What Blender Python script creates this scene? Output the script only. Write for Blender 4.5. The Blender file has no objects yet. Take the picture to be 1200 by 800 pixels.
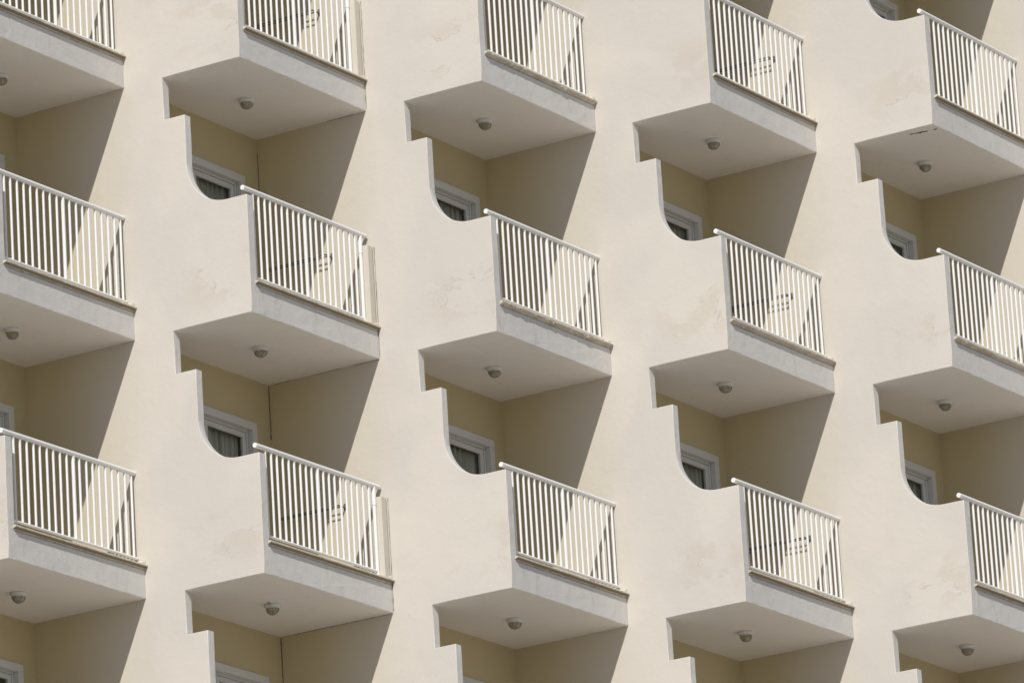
import bpy, bmesh, math, random
from mathutils import Vector, Matrix

S = bpy.context.scene
COL = S.collection
R = math.radians
random.seed(7)

# ------------------------------------------------------------------ measured layout (metres)
H = 2.85                                  # floor to floor, z = 0 is the soffit of the middle row
TH = 0.1155                               # side wall thickness
D = 1.473                                 # balcony depth
BAY = {-1: 2.40, 0: 2.3998, 1: 2.4290, 2: 2.3653, 3: 2.3693, 4: 2.385, 5: 2.385}     # clear width of each bay
STEP = {-1: 1.51, 0: 1.5147, 1: 1.5266, 2: 1.5228, 3: 1.5002, 4: 1.5092, 5: 1.510, 6: 1.510}   # projection of each side wall
DOOR_GAP = {-1: .25, 0: .25, 1: .29, 2: .215, 3: .203, 4: .2254, 5: .22}
P = {1: (0.0, 0.0)}
for k in range(1, 6):
    P[k + 1] = (P[k][0] + BAY[k], P[k][1] - STEP[k + 1])
for k in (0, -1):
    P[k] = (P[k + 1][0] - BAY[k], P[k + 1][1] + STEP[k + 1])
SLAB_H = 0.31
GROUND_Z = -20.6
TOP_Z = 3 * H
LOW = -7

# ------------------------------------------------------------------ materials
def new_mat(name):
    m = bpy.data.materials.new(name); m.use_nodes = True
    nt = m.node_tree
    b = nt.nodes['Principled BSDF']
    return m, nt, b

class N:
    """small node helper"""
    def __init__(s, nt): s.nt = nt
    def node(s, t, **kw):
        n = s.nt.nodes.new(t)
        for a, v in kw.items(): setattr(n, a, v)
        return n
    def link(s, a, b): s.nt.links.new(a, b)
    def val(s, sock, v):
        if hasattr(v, 'is_output') or hasattr(v, 'links'): s.nt.links.new(v, sock)
        else: sock.default_value = v
    def math(s, op, a, b=0.0, c=None, clamp=False):
        n = s.node('ShaderNodeMath', operation=op); n.use_clamp = clamp
        s.val(n.inputs[0], a); s.val(n.inputs[1], b)
        if c is not None: s.val(n.inputs[2], c)
        return n.outputs[0]
    def noise(s, vec, scale, detail=3.0, rough=0.5, dist=0.0):
        n = s.node('ShaderNodeTexNoise'); s.link(vec, n.inputs['Vector'])
        n.inputs['Scale'].default_value = scale; n.inputs['Detail'].default_value = detail
        n.inputs['Roughness'].default_value = rough; n.inputs['Distortion'].default_value = dist
        return n.outputs['Fac']
    def smooth(s, x, lo, hi):
        n = s.node('ShaderNodeMapRange', interpolation_type='SMOOTHSTEP'); n.clamp = True
        s.val(n.inputs['Value'], x); n.inputs['From Min'].default_value = lo; n.inputs['From Max'].default_value = hi
        return n.outputs['Result']
    def mix(s, f, a, b):
        n = s.node('ShaderNodeMix', data_type='RGBA')
        s.val(n.inputs[0], f)
        for i, v in ((6, a), (7, b)):
            if isinstance(v, tuple): n.inputs[i].default_value = (*v, 1)
            else: s.link(v, n.inputs[i])
        return n.outputs[2]
    def mapping(s, vec, scale):
        n = s.node('ShaderNodeMapping'); s.link(vec, n.inputs['Vector']); n.inputs['Scale'].default_value = scale
        return n.outputs[0]
    def bump(s, hgt, strength, dist, bsdf):
        n = s.node('ShaderNodeBump'); s.link(hgt, n.inputs['Height'])
        n.inputs['Strength'].default_value = strength; n.inputs['Distance'].default_value = dist
        s.link(n.outputs[0], bsdf.inputs['Normal'])

def plaster(name, ca, cb, stain=None, bump=0.35, stained=False, dirt=0.0):
    m, nt, b = new_mat(name); n = N(nt)
    pos = n.node('ShaderNodeNewGeometry').outputs['Position']
    big = n.smooth(n.noise(pos, 0.75, 2.0, .5, .4), .38, .62)
    col = n.mix(big, ca, cb)
    mid = n.noise(n.mapping(pos, (1, 1, .55)), 3.0, 4.0, .6)
    col = n.mix(n.math('MULTIPLY', n.smooth(mid, .5, .75), .22), col, tuple(c * .9 for c in ca))
    fine = n.noise(pos, 38.0, 3.0, .6)
    col = n.mix(n.math('MULTIPLY', n.smooth(fine, .5, .8), .10), col, tuple(c * .82 for c in ca))
    if dirt:
        dn = n.smooth(n.noise(n.mapping(pos, (1.0, 1.0, .35)), 7.0, 5.0, .65, .8), .54, .75)
        col = n.mix(n.math('MULTIPLY', dn, dirt), col, (ca[0] * .62, ca[1] * .60, ca[2] * .56))
    if stained:                                   # old damp marks and filled cracks low on each parapet
        ob = n.node('ShaderNodeTexCoord').outputs['Object']
        sep = n.node('ShaderNodeSeparateXYZ'); n.link(ob, sep.inputs[0])
        inn = n.smooth(sep.outputs[1], STEP[2] - .25, STEP[2] + .45)      # sheltered yellower paint inside each balcony, first blend only
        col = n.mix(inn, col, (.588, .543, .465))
        col = n.mix(n.smooth(sep.outputs[1], STEP[2] + .3, STEP[2] + 1.2), col, (.55, .475, .315))  # deeper yellow toward the inner corner: shade tone painted into the wall colour
        zl = n.math('FLOORED_MODULO', sep.outputs[2], H)
        band = n.math('MULTIPLY', n.smooth(zl, .05, .35), n.math('SUBTRACT', 1.0, n.smooth(zl, .62, .9)))
        band = n.math('MULTIPLY', band, n.math('SUBTRACT', 1.0, n.smooth(sep.outputs[1], .55, 1.05)))
        w = n.noise(n.mapping(pos, (1, 1, 1.7)), 1.9, 5.0, .6, .5)
        patch = n.smooth(w, .48, .60)
        col = n.mix(n.math('MULTIPLY', n.math('MULTIPLY', patch, band), .34), col, stain)
        line = n.math('SUBTRACT', 1.0, n.smooth(n.math('ABSOLUTE', n.math('SUBTRACT', w, .515)), .002, .016))
        gate = n.smooth(n.noise(pos, 2.6, 2.0), .48, .6)
        col = n.mix(n.math('MULTIPLY', n.math('MULTIPLY', n.math('MULTIPLY', line, band), gate), .36), col, tuple(c * .68 for c in stain))
    n.link(col, b.inputs['Base Color'])
    b.inputs['Roughness'].default_value = .9
    b.inputs['Specular IOR Level'].default_value = .15
    h = n.math('ADD', n.math('MULTIPLY', n.noise(pos, 60.0, 4.0, .65), .35), n.noise(pos, 7.0, 4.0, .5))
    n.bump(h, bump, .02, b)
    return m

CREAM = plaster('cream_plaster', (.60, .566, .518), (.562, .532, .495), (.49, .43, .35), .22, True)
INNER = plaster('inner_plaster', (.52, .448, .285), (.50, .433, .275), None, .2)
WHITE = plaster('white_plaster', (.635, .62, .595), (.605, .595, .575), None, .42, False, .38)
SOFFIT = plaster('soffit_paint', (.81, .775, .73), (.79, .76, .72), None, .12, False, .15)
TILE = plaster('floor_tile', (.50, .44, .36), (.46, .41, .34), None, .1)

def ledge_mat():
    m, nt, b = new_mat('weathered_stone'); n = N(nt)
    pos = n.node('ShaderNodeNewGeometry').outputs['Position']
    col = n.mix(n.smooth(n.noise(pos, 5.0, 5.0, .65), .38, .66), (.60, .55, .465), (.48, .425, .34))
    col = n.mix(n.math('MULTIPLY', n.smooth(n.noise(n.mapping(pos, (1, 1, 3)), 16, 4, .6), .55, .72), .5), col, (.27, .235, .185))
    col = n.mix(n.math('MULTIPLY', n.smooth(n.noise(pos, 9, 3, .6), .58, .68), .7), col, (.70, .66, .58))
    n.link(col, b.inputs['Base Color']); b.inputs['Roughness'].default_value = .92
    n.bump(n.noise(pos, 30, 5, .65), .5, .02, b)
    return m
LEDGE = ledge_mat()

def paint(name, col, rough, dirt=.0, dcol=(.45, .42, .36), spec=.4):
    m, nt, b = new_mat(name); n = N(nt)
    pos = n.node('ShaderNodeNewGeometry').outputs['Position']
    f = n.math('MULTIPLY', n.smooth(n.noise(pos, 11, 4, .65), .55, .75), dirt)
    n.link(n.mix(f, col, dcol), b.inputs['Base Color'])
    b.inputs['Roughness'].default_value = rough; b.inputs['Specular IOR Level'].default_value = spec
    n.bump(n.noise(pos, 90, 3, .5), .08, .004, b)
    return m
RAILM = paint('white_rail_paint', (.80, .80, .795), .45, .15)
FRAMEM = paint('door_frame_paint', (.60, .607, .61), .45, .15)
LAMPW = paint('lamp_white_plastic', (.62, .62, .60), .5, .3)
CAGEM = paint('lamp_cage_plastic', (.33, .31, .26), .55, .4)
GREYM = paint('dark_grey_metal', (.13, .127, .12), .5, .2)
GALV = paint('cream_painted_wire', (.575, .535, .47), .6, .1)
DARK = paint('joint_filler_dark', (.09, .08, .065), .9, .2)
SEAL = paint('exposed_concrete', (.13, .12, .105), .9, .3)

def curtain_mat():
    m, nt, b = new_mat('curtain_cloth'); n = N(nt)
    pos = n.node('ShaderNodeNewGeometry').outputs['Position']
    f = n.noise(n.mapping(pos, (60, 60, 1.0)), 1.0, 3, .6)
    n.link(n.mix(n.smooth(f, .35, .7), (.58, .58, .53), (.40, .405, .37)), b.inputs['Base Color'])
    b.inputs['Roughness'].default_value = .95; b.inputs['Specular IOR Level'].default_value = .05
    return m
CURT = curtain_mat()
POST = plaster('post_plaster', (.60, .555, .485), (.575, .535, .47), None, .25, False, .1)
GRIME = paint('grimy_stone', (.27, .225, .16), .95, .5, (.17, .14, .10), .1)

def glass_mat():
    m = bpy.data.materials.new('door_glass'); m.use_nodes = True
    nt = m.node_tree; nt.nodes.clear(); n = N(nt)
    o = n.node('ShaderNodeOutputMaterial'); mx = n.node('ShaderNodeMixShader')
    tr = n.node('ShaderNodeBsdfTransparent'); tr.inputs[0].default_value = (.94, .955, .945, 1)
    gl = n.node('ShaderNodeBsdfGlossy'); gl.inputs['Roughness'].default_value = .03; gl.inputs[0].default_value = (.9, .92, .92, 1)
    lw = n.node('ShaderNodeLayerWeight'); lw.inputs[0].default_value = .5
    n.link(n.math('MULTIPLY_ADD', n.math('POWER', lw.outputs['Facing'], 5.0), .5, .03), mx.inputs[0]); n.link(tr.outputs[0], mx.inputs[1]); n.link(gl.outputs[0], mx.inputs[2])
    n.link(mx.outputs[0], o.inputs[0])
    return m
GLASS = glass_mat()

def lamp_glass():
    m, nt, b = new_mat('ribbed_lamp_glass'); n = N(nt)
    ob = n.node('ShaderNodeTexCoord').outputs['Object']
    pos = n.node('ShaderNodeNewGeometry').outputs['Position']
    n.link(n.mix(n.smooth(n.noise(pos, 14, 3, .6), .4, .65), (.36, .34, .255), (.24, .225, .16)), b.inputs['Base Color'])
    b.inputs['Roughness'].default_value = .18
    b.inputs['Coat Weight'].default_value = .3
    w = n.node('ShaderNodeTexWave'); w.bands_direction = 'Z'; w.inputs['Scale'].default_value = 55
    n.link(ob, w.inputs['Vector']); n.bump(w.outputs['Fac'], .25, .004, b)
    return m
LGLASS = lamp_glass()

def ground_mat():
    m, nt, b = new_mat('pale_paving'); n = N(nt)
    pos = n.node('ShaderNodeNewGeometry').outputs['Position']
    br = n.node('ShaderNodeTexBrick'); n.link(pos, br.inputs['Vector']); br.inputs['Scale'].default_value = 1.0
    br.inputs['Color1'].default_value = (.51, .47, .41, 1); br.inputs['Color2'].default_value = (.47, .435, .385, 1)
    br.inputs['Mortar'].default_value = (.26, .24, .21, 1); br.inputs['Mortar Size'].default_value = .008
    n.link(n.mix(n.math('MULTIPLY', n.noise(pos, .3, 4, .6), .5), br.outputs['Color'], (.34, .31, .27)), b.inputs['Base Color'])
    b.inputs['Roughness'].default_value = .9
    return m
GROUND = ground_mat()

# ------------------------------------------------------------------ mesh helpers
def link(o, parent=None):
    COL.objects.link(o)
    if parent is not None: o.parent = parent
    return o

def mesh_from(name, bm, mats, parent=None, smooth=False):
    bmesh.ops.recalc_face_normals(bm, faces=bm.faces)
    if smooth:
        for f in bm.faces: f.smooth = True
    me = bpy.data.meshes.new(name); bm.to_mesh(me); bm.free()
    for m in (mats if isinstance(mats, (list, tuple)) else [mats]): me.materials.append(m)
    return link(bpy.data.objects.new(name, me), parent)

def box(bm, x0, x1, y0, y1, z0, z1, bev=0.0, seg=1, mat=0):
    vs = [bm.verts.new(c) for c in ((x0, y0, z0), (x1, y0, z0), (x1, y1, z0), (x0, y1, z0), (x0, y0, z1), (x1, y0, z1), (x1, y1, z1), (x0, y1, z1))]
    fs = [bm.faces.new([vs[i] for i in q]) for q in ((3, 2, 1, 0), (4, 5, 6, 7), (0, 1, 5, 4), (1, 2, 6, 5), (2, 3, 7, 6), (3, 0, 4, 7))]
    for f in fs: f.material_index = mat
    if bev:
        es = {e for f in fs for e in f.edges}
        r = bmesh.ops.bevel(bm, geom=list(es), offset=bev, segments=seg, affect='EDGES', profile=.5)
        for f in r['faces']: f.material_index = mat

def tube(bm, a, b, r, n=12, cap=True, mat=0):
    a, b = Vector(a), Vector(b); d = (b - a).normalized()
    up = Vector((0, 0, 1)) if abs(d.z) < .9 else Vector((1, 0, 0))
    e1 = d.cross(up).normalized(); e2 = d.cross(e1)
    r1 = []; r2 = []
    for i in range(n):
        q = 2 * math.pi * i / n; o = e1 * math.cos(q) * r + e2 * math.sin(q) * r
        r1.append(bm.verts.new(a + o)); r2.append(bm.verts.new(b + o))
    for i in range(n):
        f = bm.faces.new((r1[i], r1[(i + 1) % n], r2[(i + 1) % n], r2[i])); f.smooth = True; f.material_index = mat
    if cap:
        for ring in (r1, r2[::-1]):
            f = bm.faces.new([bm.verts.new(v.co) for v in ring]); f.material_index = mat

def lathe(bm, prof, n=28, mat=0, close=False):
    rings = []
    for (r, z) in prof:
        if r < 1e-5: rings.append([bm.verts.new((0, 0, z))])
        else: rings.append([bm.verts.new((r * math.cos(2 * math.pi * i / n), r * math.sin(2 * math.pi * i / n), z)) for i in range(n)])
    for a, b in zip(rings, rings[1:]):
        for i in range(n):
            j = (i + 1) % n
            q = [a[i % len(a)], a[j % len(a)], b[j % len(b)], b[i % len(b)]]
            u = []
            for v in q:
                if v not in u: u.append(v)
            if len(u) > 2:
                f = bm.faces.new(u); f.smooth = True; f.material_index = mat

def tag(o, label=None, cat=None, group=None, kind=None):
    for a, v in (('label', label), ('category', cat), ('group', group), ('kind', kind)):
        if v: o[a] = v
    return o

def empty(name, loc, parent=None):
    o = bpy.data.objects.new(name, None); o.location = loc; o.empty_display_size = .3
    return link(o, parent)

def copy_tree(o, parent=None):
    c = o.copy(); COL.objects.link(c)
    c.parent = parent
    for ch in list(o.children): copy_tree(ch, c)
    return c

# ------------------------------------------------------------------ ground
bm = bmesh.new(); box(bm, -900, 900, -900, 900, GROUND_Z - .5, GROUND_Z)
tag(mesh_from('ground', bm, GROUND), 'pale paved ground far below the facade', 'ground', kind='structure')

# ------------------------------------------------------------------ the building: side walls, back walls, doors
hotel = empty('hotel_building', (0, 0, GROUND_Z))
tag(hotel, 'cream plastered facade of staggered side walls with stepped and curved cut-outs', 'building')

def part(o, k):
    o.parent = hotel; o.location = (P[k][0], P[k][1], -GROUND_Z)
    return o

E_IN, NOTCH, S_IN, RAILTOP, RAD = 1.0217, .4765, .757, 1.309, .50
def side_wall(k):
    """profile in (inward, z); front edge at inward = 0"""
    rear = STEP[k] + D + .22
    pts = [(rear, GROUND_Z), (0, GROUND_Z)]
    for j in range(LOW, 3):
        z = j * H
        if j > LOW: pts.append((0, z))
        pts.append((0, z + RAILTOP))
        cx, cz = S_IN - RAD, z + RAILTOP + RAD
        for i in range(0, 15):
            a = math.pi / 2 * i / 14
            pts.append((cx + RAD * math.sin(a), cz - RAD * math.cos(a)))
        pts += [(S_IN, z + H - NOTCH), (E_IN, z + H - NOTCH), (E_IN, z + H)]
    pts += [(0, TOP_Z), (0, TOP_Z + .9), (rear, TOP_Z + .9)]
    rnd = random.Random(31 + k); wav = []
    for i, a in enumerate(pts):                       # slight hand-plastered waviness along the outline
        wav.append(a); b = pts[(i + 1) % len(pts)]
        ln = math.hypot(b[0] - a[0], b[1] - a[1]); m = int(ln / .16)
        if a[0] > 1.2 or b[0] > 1.2 or m < 2: continue
        nx, nz = (b[1] - a[1]) / ln, -(b[0] - a[0]) / ln
        soff = abs(nz) > .9 and abs(a[1] / H - round(a[1] / H)) < 1e-6
        for q in range(1, m):
            j = 0 if soff else rnd.uniform(-.0026, .0026)
            wav.append((a[0] + (b[0] - a[0]) * q / m + nx * j, a[1] + (b[1] - a[1]) * q / m + nz * j))
    pts = wav
    bm = bmesh.new()
    a = [bm.verts.new((0, y, z)) for y, z in pts]
    b = [bm.verts.new((TH, y, z)) for y, z in pts]
    bm.faces.new(a); bm.faces.new(b[::-1])
    n = len(pts)
    for i in range(n): bm.faces.new((a[i], b[i], b[(i + 1) % n], a[(i + 1) % n]))
    bmesh.ops.recalc_face_normals(bm, faces=bm.faces)
    es = [e for e in bm.edges if len(e.link_faces) == 2 and max(abs(f.normal.x) for f in e.link_faces) > .9
          and not all(v.co.x > TH * .5 and (v.co.y < .006 or abs(v.co.z / H - round(v.co.z / H)) < 1e-5) for v in e.verts)]
    bmesh.ops.bevel(bm, geom=es, offset=.007, segments=2, affect='EDGES', profile=.5)
    for f in bm.faces:
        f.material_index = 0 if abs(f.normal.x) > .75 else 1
        if f.material_index == 1 and f.normal.z < -.6: f.material_index = 2
        f.smooth = len(f.verts) == 4 and abs(f.normal.x) < .98 and f.calc_area() < .009
    bmesh.ops.triangulate(bm, faces=[f for f in bm.faces if len(f.verts) > 4])
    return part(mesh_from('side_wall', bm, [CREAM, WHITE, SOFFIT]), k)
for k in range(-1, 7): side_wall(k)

DOOR_BOT, DOOR_TOP, DOOR_L = .33, 2.352, .42
def back_wall(k):
    L = BAY[k]; dr = L - DOOR_GAP[k] - .035; dl = DOOR_L
    bm = bmesh.new(); y0, y1 = D, D + .2
    x0, x1 = TH, L
    hole0, hole1 = dl + .035, dr
    if 0 <= k <= 4:
        box(bm, x0, hole0, y0, y1, GROUND_Z, TOP_Z + .9)
        box(bm, hole1, x1, y0, y1, GROUND_Z, TOP_Z + .9)
        z = GROUND_Z
        for j in range(-2, 2):
            box(bm, hole0, hole1, y0, y1, z, j * H + DOOR_BOT - .01); z = j * H + DOOR_TOP - .035
        box(bm, hole0, hole1, y0, y1, z, TOP_Z + .9)
    else: box(bm, x0, x1, y0, y1, GROUND_Z, TOP_Z + .9)
    part(mesh_from('back_wall', bm, INNER), k)
for k in range(-1, 6): back_wall(k)

def door(k, j):
    L = BAY[k]; r = L - DOOR_GAP[k]; l = DOOR_L; b = DOOR_BOT; t = DOOR_TOP; f = D
    def ring(bm, x0, x1, z0, z1, w, ya, yb, bev=.004):
        box(bm, x0, x1, ya, yb, z1 - w, z1, bev); box(bm, x0, x0 + w, ya, yb, z0, z1 - w, bev)
        box(bm, x1 - w, x1, ya, yb, z0, z1 - w, bev); 
    bm = bmesh.new()
    ring(bm, l, r, b, t, .088, f - .022, f + .045)                    # architrave
    ring(bm, l + .075, r - .075, b, t - .075, .034, f + .047, f + .10)  # inner track frames stepping back
    box(bm, l + .11, r - .11, f + .02, f + .12, b - .008, b + .03, .003)
    o = part(mesh_from('balcony_door', bm, FRAMEM), k); o.location.z += j * H
    x0, x1, z1 = l + .112, r - .112, t - .112
    bm = bmesh.new()
    w = .058
    box(bm, x0, x1, f + .062, f + .098, z1 - w, z1, .004); box(bm, x0, x1, f + .062, f + .098, b + .032, b + .1, .004)
    xm = (x0 + x1) / 2
    for a in (x0, xm - w / 2, x1 - w): box(bm, a, a + w, f + .062, f + .098, b + .1, z1 - w, .004)
    s = mesh_from('sash', bm, FRAMEM, o)
    bm = bmesh.new(); box(bm, x0 + w - .004, x1 - w + .004, f + .078, f + .084, b + .096, z1 - w + .004)
    mesh_from('pane', bm, GLASS, o)
    return o
for k in range(0, 5):
    for j in range(-2, 2): door(k, j)

# slabs and closing walls beyond what the picture shows, roof and rear
def slab_bm(L, k=0):
    bm = bmesh.new()
    box(bm, TH + .0002, L - .001, 0, D - .001, 0, SLAB_H)
    es = [e for e in bm.edges if abs(e.verts[0].co.y) < .01 and abs(e.verts[1].co.y) < .01 and abs(e.verts[0].co.z - e.verts[1].co.z) < .01]
    bmesh.ops.bevel(bm, geom=es, offset=.007, segments=2, affect='EDGES', profile=.5)
    cut = [e for e in bm.edges if abs(e.verts[0].co.x - e.verts[1].co.x) > 1 and all(v.co.y < .02 and v.co.z < .02 for v in e.verts)]
    bmesh.ops.subdivide_edges(bm, edges=cut, cuts=24)
    rs = random.Random(int(L * 1e4))
    for v in bm.verts:
        if TH + .05 < v.co.x < L - .05 and v.co.z < .02: v.co.z += rs.uniform(-.0016, .0016); v.co.y += rs.uniform(-.0012, .0012)
    bm.normal_update()
    for f in bm.faces:
        f.material_index = 1 if f.normal.z < -.5 else (2 if f.normal.z > .8 else 0)
    return bm
def flat_floor_bm(k, j):
    return slab_bm(BAY[k])
for k in range(-1, 6):
    bm = bmesh.new()
    for j in range(LOW + 1, 4):
        if 0 <= k <= 4 and -1 <= j <= 1: continue
        box(bm, TH + .001, BAY[k] - .001, 0, D - .001, j * H, j * H + SLAB_H, .007, 1)
    bm.normal_update()
    for f in bm.faces: f.material_index = 1 if f.normal.z < -.5 else (2 if f.normal.z > .8 else 0)
    part(mesh_from('floor_slab', bm, [WHITE, SOFFIT, TILE]), k)
ax, ay = P[-1]; bx, by = P[6]
bm = bmesh.new(); box(bm, ax, bx, ay + 4.2, ay + 4.45, GROUND_Z, TOP_Z + .9)
o = mesh_from('rear_wall', bm, INNER, hotel); o.location = (0, 0, -GROUND_Z)
bm = bmesh.new()
for k in range(-1, 6):
    x0 = P[k][0] + TH; box(bm, x0 + .001, x0 - TH + BAY[k] - .001, P[k][1] + D + .201, ay + 4.199, TOP_Z - .2, TOP_Z)
o = mesh_from('roof', bm, TILE, hotel); o.location = (0, 0, -GROUND_Z)
# walls that close the rooms at both ends
bm = bmesh.new(); box(bm, ax, ax + .2, P[-1][1] + STEP[-1 + 1] + D + .25, ay + 4.199, GROUND_Z, TOP_Z - .201); box(bm, bx - .2, bx, by + 3.25, ay + 4.199, GROUND_Z, TOP_Z - .201)
o = mesh_from('end_wall', bm, INNER, hotel); o.location = (0, 0, -GROUND_Z)

# expansion joint of the second bay: dark cracked filler in the inner corner and beside the railing post
def ragged_strip(bm, x, y, z0, z1, w, d, axis, step=.05, amp=.5):
    n = max(2, int((z1 - z0) / step)); prev = None
    for i in range(n + 1):
        z = z0 + (z1 - z0) * i / n
        ww = w * (1 + random.uniform(-amp, amp)); off = random.uniform(-w, w) * .35
        if axis == 'x': q = [(x + off - ww, y, z), (x + off + ww * .2, y, z), (x + off + ww * .2, y - d, z), (x + off - ww, y - d, z)]
        else: q = [(x, y + off - ww, z), (x, y + off + ww, z), (x - d, y + off + ww, z), (x - d, y + off - ww, z)]
        r = [bm.verts.new(c) for c in q]
        if prev:
            for a in range(4): bm.faces.new((prev[a], prev[(a + 1) % 4], r[(a + 1) % 4], r[a]))
        else: bm.faces.new(r)
        prev = r
    bm.faces.new(prev[::-1])
for j, spans in ((0, [(1.45, 2.70, .0015), (2.06, 2.12, .004)]), (-1, [(1.2, 1.9, .0025), (2.25, 2.84, .005), (2.23, 2.27, .009)]), (-2, [(1.9, 2.84, .006)]), (1, [(.4, 2.0, .003)])):
    bm = bmesh.new()
    for z0, z1, w in spans: ragged_strip(bm, BAY[1] - .002, D - .001, j * H + z0, j * H + z1, w, .006, 'x')
    part(mesh_from('joint_crack', bm, DARK), 1)
for j in (-1, 0, 1):
    bm = bmesh.new(); ragged_strip(bm, BAY[1] - .0005, -.008, j * H + .02, j * H + 1.28, .0022, .003, 'y', .06, .8)
    part(mesh_from('joint_crack', bm, DARK), 1)

# hairline gap where the ceiling of the second bay meets its side wall
for j, spans in ((1, ((.16, .52),)), (0, ((.0, .35), (.5, .9), (1.1, 1.45))), (-1, ((.02, 1.46),))):
    bm = bmesh.new()
    for y0, y1 in spans:
        n = max(3, int((y1 - y0) / .06)); prev = None
        for i in range(n + 1):
            y = y0 + (y1 - y0) * i / n; w = .0035 * random.uniform(.4, 1.3)
            r = [bm.verts.new(c) for c in ((BAY[1] - .0008, y, j * H - .001), (BAY[1] - .0008 - w, y, j * H - .001), (BAY[1] - .0008 - w * .6, y, j * H - .001 - w), (BAY[1] - .0008, y, j * H - .001 - w))]
            if prev:
                for a in range(4): bm.faces.new((prev[a], prev[(a + 1) % 4], r[(a + 1) % 4], r[a]))
            else: bm.faces.new(r)
            prev = r
        bm.faces.new(prev[::-1])
    part(mesh_from('joint_crack', bm, DARK), 1)

# ------------------------------------------------------------------ balconies
ROW = {1: 'top', 0: 'middle', -1: 'bottom'}
BAL_LABEL = {
    (0, 1): 'balcony cut by the top left corner, only railing foot and underside showing',
    (0, 0): 'leftmost balcony, middle one of three, plain white railing without a drying rack',
    (0, -1): 'lowest balcony at the left edge, plain white railing without a drying rack',
    (1, 1): 'balcony with masonry end post, its handrail cut off by the top edge',
    (1, 0): 'balcony with masonry end post and drying rack, middle one of its column',
    (1, -1): 'balcony with masonry end post and drying rack, lowest of its column',
    (2, 1): 'rackless balcony of the middle column, handrail cut off by the top edge',
    (2, 0): 'rackless balcony in the middle of the photo, ragged mortar under its ledge',
    (2, -1): 'rackless balcony lowest in the middle column, clean brown ledge',
    (3, 1): 'balcony with drying rack but no end post, topmost of the fourth column',
    (3, 0): 'balcony with drying rack but no end post, middle of the fourth column',
    (3, -1): 'balcony with drying rack but no end post, lowest of the fourth column',
    (4, 1): 'top balcony of the rightmost column, dark flaked paint under its slab',
    (4, 0): 'rightmost column balcony cut by the right edge, between two others',
    (4, -1): 'balcony cut off by the bottom right corner of the photo',
}

def ledge_bm(L, seed, rag, thick):
    rnd = random.Random(seed); bm = bmesh.new()
    ts = [.082, TH - .002, TH + .002]
    n = 70
    ts += [TH + .002 + (L - .004 - TH) * i / n for i in range(1, n)] + [L - .003]
    prev = None; ph = rnd.uniform(0, 9)
    for t in ts:
        yin = -.003 if t < TH else .15
        w = rag * (.5 * math.sin(t * 7 + ph) + .5 * math.sin(t * 17 + 2 * ph) + rnd.uniform(-.8, .8))
        lip = .043 + .25 * rag * rnd.uniform(-1, 1)
        drop = max(0, w) * 1.2 if rag > .005 else .3 * w
        q = [(t, yin, SLAB_H + .052), (t, -lip + .004, SLAB_H + .053 + w * .15), (t, -lip, SLAB_H + .048 + w * .1),
             (t, -lip + w * .3, SLAB_H + .037 - drop * .8), (t, -lip + .005 - w * .2, SLAB_H + .033 - drop), (t, -.0035, SLAB_H + .020 - drop), (t, -.0035, SLAB_H + .003), (t, yin, SLAB_H + .003)]
        r = [bm.verts.new(c) for c in q]
        if prev:
            for a in range(len(q)):
                f = bm.faces.new((prev[a], prev[(a + 1) % len(q)], r[(a + 1) % len(q)], r[a]))
                if a == 4 and rag < .006: f.material_index = 2      # grimy underside
        else: bm.faces.new(r)
        prev = r
    bm.faces.new(prev[::-1])
    # mortar fillet where the ledge meets the next wall
    a = L - .13
    vs = [bm.verts.new(c) for c in ((a, -.012, SLAB_H + .05), (L - .003, -.022, SLAB_H + .05), (L - .003, .12, SLAB_H + .05), (a, .12, SLAB_H + .05), (L - .003, -.016, SLAB_H + .105), (L - .003, .12, SLAB_H + .12), (L - .06, -.012, SLAB_H + .078), (L - .06, .12, SLAB_H + .08))]
    for q in ((0, 1, 4, 6), (6, 4, 5, 7), (0, 6, 7, 3), (1, 2, 5, 4), (2, 3, 7, 5), (0, 3, 2, 1)):
        bm.faces.new([vs[i] for i in q]).material_index = 1
    return bm

RS = .085                                        # railing stands this far in from the slab edge
SQ = .0138
def baluster_mesh(w, z0, z1, name):
    bm = bmesh.new(); tube(bm, (0, 0, z0), (0, 0, z1), w, 12)
    bmesh.ops.recalc_face_normals(bm, faces=bm.faces)
    me = bpy.data.meshes.new(name); bm.to_mesh(me); bm.free(); me.materials.append(RAILM); return me

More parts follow.
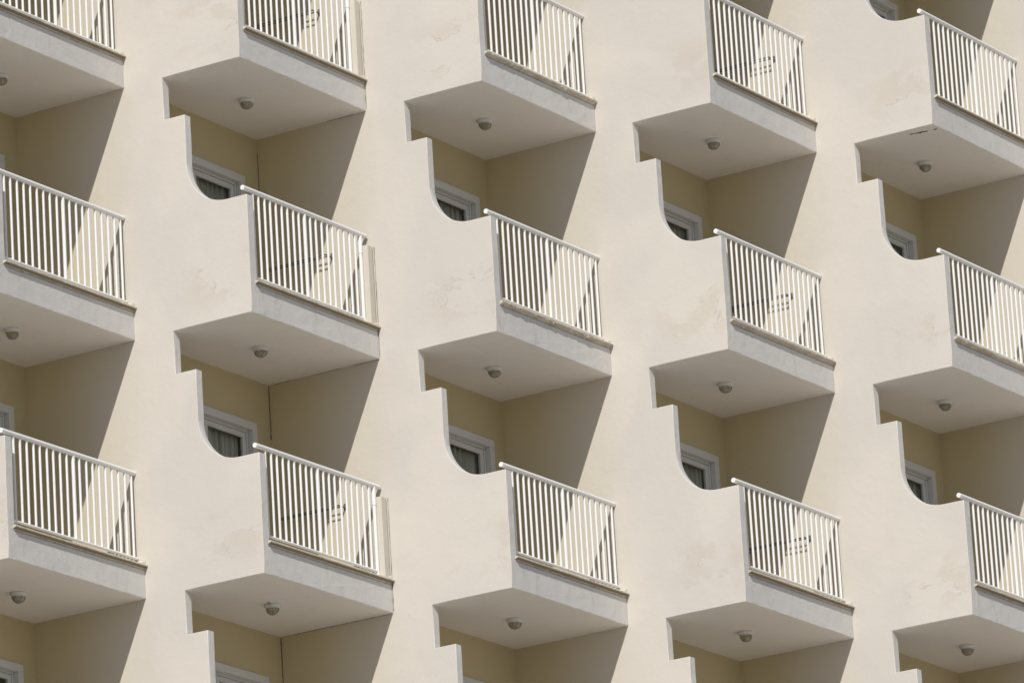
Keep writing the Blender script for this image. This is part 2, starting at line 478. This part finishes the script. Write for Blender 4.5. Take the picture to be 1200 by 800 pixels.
def railing(root, k, j):
    L = BAY[k]; zt = 1.388 if k != 1 else 1.412
    zb = .446 + {1: -.006, 0: -.002, -1: .006}[j]
    rnd = random.Random(k * 10 + j)
    bm = bmesh.new()
    x0, x1 = .052, L - .004 if k != 1 else L - .03
    tube(bm, (x0, RS, zt), (x1, RS, zt), .027, 16)
    tube(bm, (TH + .004, RS, zb), (x1 - (.0 if k != 1 else .09), RS, zb), .0165, 10)
    rl = mesh_from('railing', bm, RAILM, root)
    first, last, pitch_n = (.2615, L - .063, 18) if k != 1 else (.2380, 2.189, 18)
    bz0, bz1 = zb + .010, zt - .018
    thin = baluster_mesh(SQ, bz0, bz1, 'baluster'); thick = baluster_mesh(.0205, bz0 - .01, bz1, 'post')
    for i in range(pitch_n + 1):
        x = first + (last - first) * i / pitch_n + rnd.uniform(-.0025, .0025)
        mid = i == 9
        o = link(bpy.data.objects.new('post' if mid else 'baluster', thick if mid else thin), rl)
        o.location = (x, RS, 0)
        o.rotation_euler = (0, rnd.uniform(-.0025, .0025), 0) if not mid else (0, 0, 0)
    if k == 1:
        bm = bmesh.new(); tube(bm, (2.293, RS, zb - .03), (2.293, RS, 1.19), .021, 14); tube(bm, (2.293, RS, 1.192), (2.293, RS, zt - .015), .025, 14)
        tube(bm, (2.293, RS, zb - .045), (2.293, RS, zb - .03), .034, 14)
        mesh_from('post', bm, RAILM, rl)
    return rl

for k in range(0, 5):
    slab_me = ledge_me = None
    for j in (1, 0, -1):
        root = empty('balcony', (P[k][0], P[k][1], j * H))
        tag(root, BAL_LABEL[(k, j)], 'balcony', 'balconies of the facade')
        if slab_me is None:
            s = mesh_from('slab', slab_bm(BAY[k]), [WHITE, SOFFIT, TILE], root); slab_me = s.data
        else: link(bpy.data.objects.new('slab', slab_me), root)
        rag = {(2, 0): .014, (2, 1): .011, (3, 0): .006, (4, 0): .008, (3, -1): .005}.get((k, j), .0028)
        lg = mesh_from('ledge', ledge_bm(BAY[k], k * 7 + j, rag, .004 if rag < .006 else .0), [LEDGE, POST, GRIME], root)
        railing(root, k, j)
        if k == 1:
            bm = bmesh.new(); box(bm, 2.312, BAY[1] - .012, .004, .108, SLAB_H + .051, 1.285, .010, 2)
            e = mesh_from('end_post', bm, POST, root)
            bm = bmesh.new(); tube(bm, (2.350, .060, 1.284), (2.350, .060, 1.305), .013, 12)
            mesh_from('dark_hole_stub', bm, GREYM, root)  # added dark stub standing in for the shaded hole atop the post
        if (k, j) == (4, 1):
            bm = bmesh.new()
            for (cx, cy, rx, ry) in ((.16, .30, .035, .012), (.165, .23, .03, .014), (.175, .19, .025, .012), (.185, .07, .028, .014), (.155, .36, .02, .01), (.17, .265, .018, .018)):
                vs = []
                for a in range(9):
                    q = a * math.tau / 9; m = random.uniform(.6, 1.25)
                    vs.append((cx + 1.3 * ry * math.cos(q) * m, cy + 1.25 * rx * math.sin(q) * m))
                lo = [bm.verts.new((x, y, -.004)) for x, y in vs]; hi = [bm.verts.new((x, y, -.0006)) for x, y in vs]
                bm.faces.new(lo); bm.faces.new(hi[::-1])
                for a in range(9): bm.faces.new((lo[a], lo[(a + 1) % 9], hi[(a + 1) % 9], hi[a]))
            mesh_from('flaked_patch', bm, SEAL, root)

# ------------------------------------------------------------------ ceiling lamps under every slab
def make_lamp():
    root = empty('ceiling_lamp', (0, 0, 0))
    bm = bmesh.new(); lathe(bm, [(0, -.001), (.088, -.001), (.090, -.006), (.089, -.018), (.084, -.026), (.078, -.030), (.0775, -.040), (.066, -.044), (0, -.044)])
    mesh_from('lamp_base', bm, LAMPW, root)
    bm = bmesh.new(); lathe(bm, [(.066, -.042)] + [(.066 * math.cos(a), -.046 - .062 * math.sin(a)) for a in [math.pi / 2 * i / 9 for i in range(9)]] + [(0, -.108)])
    mesh_from('lamp_glass', bm, LGLASS, root)
    bm = bmesh.new()
    for q in range(3):
        ang = q * math.pi / 3 + .35; pr = None
        for i in range(13):
            a = math.pi * i / 12
            c = Vector((.071 * math.cos(a) * math.cos(ang), .071 * math.cos(a) * math.sin(ang), -.044 - .067 * math.sin(a)))
            if pr is not None: tube(bm, pr, c, .0042, 6, False)
            pr = c
    pr = None
    for i in range(25):
        a = math.tau * i / 24; c = Vector((.0665 * math.cos(a), .0665 * math.sin(a), -.068))
        if pr is not None: tube(bm, pr, c, .0035, 6, False)
        pr = c
    mesh_from('lamp_cage', bm, CAGEM, root)
    return root
CN = {0: 'first', 1: 'second', 2: 'third', 3: 'fourth', 4: 'fifth'}
LAMP_LABEL = {}
for k in range(5):
    for j in (1, 0, -1):
        LAMP_LABEL[(k, j)] = 'caged round bulkhead lamp under the %s balcony of the %s column from left' % (ROW[j], CN[k])
LAMP_LABEL[(4, 1)] = 'caged round bulkhead lamp on the underside with the flaked paint'
LAMP_LABEL[(1, -1)] = 'caged round lamp with a stub of conduit, under the lowest balcony with an end post'
LAMP_LABEL[(0, 1)] = 'caged round lamp half cut off by the left edge, highest on the left'
LAMP_LABEL[(2, 0)] = 'caged round lamp just below the centre of the photo, under the ragged ledge balcony'
LPOS = {(1, 0): (.70, 1.165), (1, 1): (.76, 1.21), (1, -1): (.72, 1.18), (2, 0): (.79, 1.175), (2, 1): (.715, 1.167), (2, -1): (.735, 1.195),
        (3, 0): (.726, 1.157), (3, 1): (.655, 1.157), (3, -1): (.718, 1.205), (4, 0): (.76, 1.207), (4, 1): (.753, 1.18), (4, -1): (.755, 1.26), (0, 0): (.707, 1.161), (0, -1): (.80, 1.225), (0, 1): (.74, 1.17)}
lamp0 = make_lamp(); first = True
for (k, j), (si, t) in LPOS.items():
    o = lamp0 if first else copy_tree(lamp0); first = False
    o.location = (P[k][0] + t, P[k][1] + si, j * H); o.rotation_euler = (0, 0, random.uniform(0, 6))
    tag(o, LAMP_LABEL[(k, j)], 'lamp', 'caged ceiling lamps under the balconies')
    if (k, j) == (1, -1):
        bm = bmesh.new(); tube(bm, (-.15, .03, -.012), (-.085, .015, -.012), .011, 10); tube(bm, (-.125, .024, -.03), (-.125, .024, -.002), .012, 8)
        c = mesh_from('conduit', bm, CAGEM, o); o.rotation_euler = (0, 0, .5)

# ------------------------------------------------------------------ curtains behind the doors that can be seen into
CURT_LABEL = {
    (1, 0): 'grey pleated curtain behind the glass door over the middle balcony with an end post',
    (1, -1): 'grey pleated curtain behind the glass door over the lowest balcony with an end post',
    (1, -2): 'grey curtain behind a glass door at the bottom edge, only its top glimpsed',
    (2, 0): 'grey pleated curtain behind the door over the central balcony with ragged mortar',
    (2, -1): 'grey pleated curtain behind the door over the lowest balcony of the middle column',
    (3, 0): 'grey pleated curtain behind the door over the middle balcony, fourth column',
    (3, -1): 'grey pleated curtain behind the door over the lowest balcony, fourth column',
    (4, 1): 'dark curtain behind the door at the top right, cut off by the top edge',
    (4, 0): 'dark pleated curtain behind the door over the middle balcony of the rightmost column',
    (4, -1): 'dark pleated curtain behind the door over the lowest balcony of the rightmost column',
}
def curtain(k, j):
    rnd = random.Random(k * 5 + j); bm = bmesh.new(); y = D + .155; x0, x1 = DOOR_L + .06, BAY[k] - DOOR_GAP[k] - .12
    n = 150; ph = rnd.uniform(0, 6); fr = []
    for i in range(n + 1):
        x = x0 + (x1 - x0) * i / n
        d = .022 * math.sin(x * 62 + ph + 1.2 * math.sin(x * 9 + ph)) + .009 * math.sin(x * 131)
        fr.append([bm.verts.new((x, y + d + (.4 * d * (1 - zz)), DOOR_BOT + .02 + zz * (DOOR_TOP - DOOR_BOT - .09))) for zz in (0, .5, 1)] +
                  [bm.verts.new((x, y + d + .004, DOOR_BOT + .02 + zz * (DOOR_TOP - DOOR_BOT - .09))) for zz in (1, .5, 0)])
    for a, b in zip(fr, fr[1:]):
        for i in range(6): bm.faces.new((a[i], a[(i + 1) % 6], b[(i + 1) % 6], b[i])).smooth = True
    bm.faces.new(fr[0]); bm.faces.new(fr[-1][::-1])
    o = mesh_from('curtain', bm, CURT); o.location = (P[k][0], P[k][1], j * H)
    tag(o, CURT_LABEL[(k, j)], 'curtain', 'curtains behind the balcony doors')
for (k, j) in CURT_LABEL: curtain(k, j)

# ------------------------------------------------------------------ wall-mounted drying racks on the far wall of two columns of balconies
def make_rack():
    root = empty('drying_rack', (0, 0, 0))          # origin on the wall, x = -distance from wall, y = inward
    y0, y1 = .545, 1.33
    for y in (y0, y1):
        bm = bmesh.new(); box(bm, -.014, -.001, y - .017, y + .017, -.022, .046, .006, 2)
        tube(bm, (-.012, y, .0), (-.030, y, .0), .013, 12)
        mesh_from('bracket', bm, GREYM, root)
    for d in (.064, .130):
        bm = bmesh.new(); tube(bm, (-d, y0 + .002, .0), (-d, y1 - .002, .0), .0085, 10)
        mesh_from('rod', bm, GREYM, root)
    for y in (y0, y1):
        bm = bmesh.new(); tube(bm, (-.024, y, .0), (-.140, y, .0), .0085, 10)
        mesh_from('arm', bm, GREYM, root)
    return root
RACKZ = {(1, 1): 1.275, (1, 0): 1.28, (1, -1): 1.28, (3, 1): 1.23, (3, 0): 1.23, (3, -1): 1.23}
rack0 = make_rack(); first = True
for (k, j), z in RACKZ.items():
    o = rack0 if first else copy_tree(rack0); first = False
    o.location = (P[k][0] + BAY[k], P[k][1] - (.08 if k == 3 else 0), j * H + z)
    tag(o, 'dark wire drying rack behind the %s railing in the %s' % ({1: 'topmost', 0: 'middle', -1: 'lowest'}[j], 'column with masonry posts' if k == 1 else 'fourth column from left'), 'drying rack', 'drying racks on the balcony walls')

# ------------------------------------------------------------------ light
sun_to = Vector((-2.38, -1.0, 2.2)).normalized()
el = math.asin(sun_to.z)
W = bpy.data.worlds.new('World'); S.world = W; W.use_nodes = True
nt = W.node_tree; bg = nt.nodes['Background']
sky = nt.nodes.new('ShaderNodeTexSky'); sky.sky_type = 'NISHITA'; sky.sun_disc = False
sky.sun_elevation = el; sky.sun_rotation = math.atan2(sun_to.x, sun_to.y)
sky.air_density = 1.0; sky.dust_density = 1.2; sky.ozone_density = 1.0
nt.links.new(sky.outputs[0], bg.inputs[0]); bg.inputs[1].default_value = .066
sl = bpy.data.lights.new('sun', 'SUN'); sl.energy = 3.6; sl.angle = R(.53); sl.color = (1.0, .965, .91)
so = bpy.data.objects.new('sun', sl); so.rotation_euler = sun_to.to_track_quat('Z', 'Y').to_euler(); so.location = (-60, -40, 40); link(so)

# ------------------------------------------------------------------ camera
cd = bpy.data.cameras.new('camera'); cam = bpy.data.objects.new('camera', cd); link(cam)
cam.location = (-51.6326, -34.9162, -18.9168)
cam.rotation_mode = 'XYZ'; cam.rotation_euler = (1.8588, .0584, -1.0026)
cd.sensor_fit = 'HORIZONTAL'; cd.sensor_width = 36; cd.lens = 7214.52 / 1200 * 36
cd.clip_start = .5; cd.clip_end = 3000
S.camera = cam

S.view_settings.view_transform = 'Standard'; S.view_settings.look = 'None'
S.view_settings.exposure = 0.05; S.view_settings.gamma = 1.0; S.view_settings.use_curve_mapping = False
S.render.engine = 'CYCLES'
S.cycles.max_bounces = 10; S.cycles.diffuse_bounces = 6
S.cycles.use_denoising = True
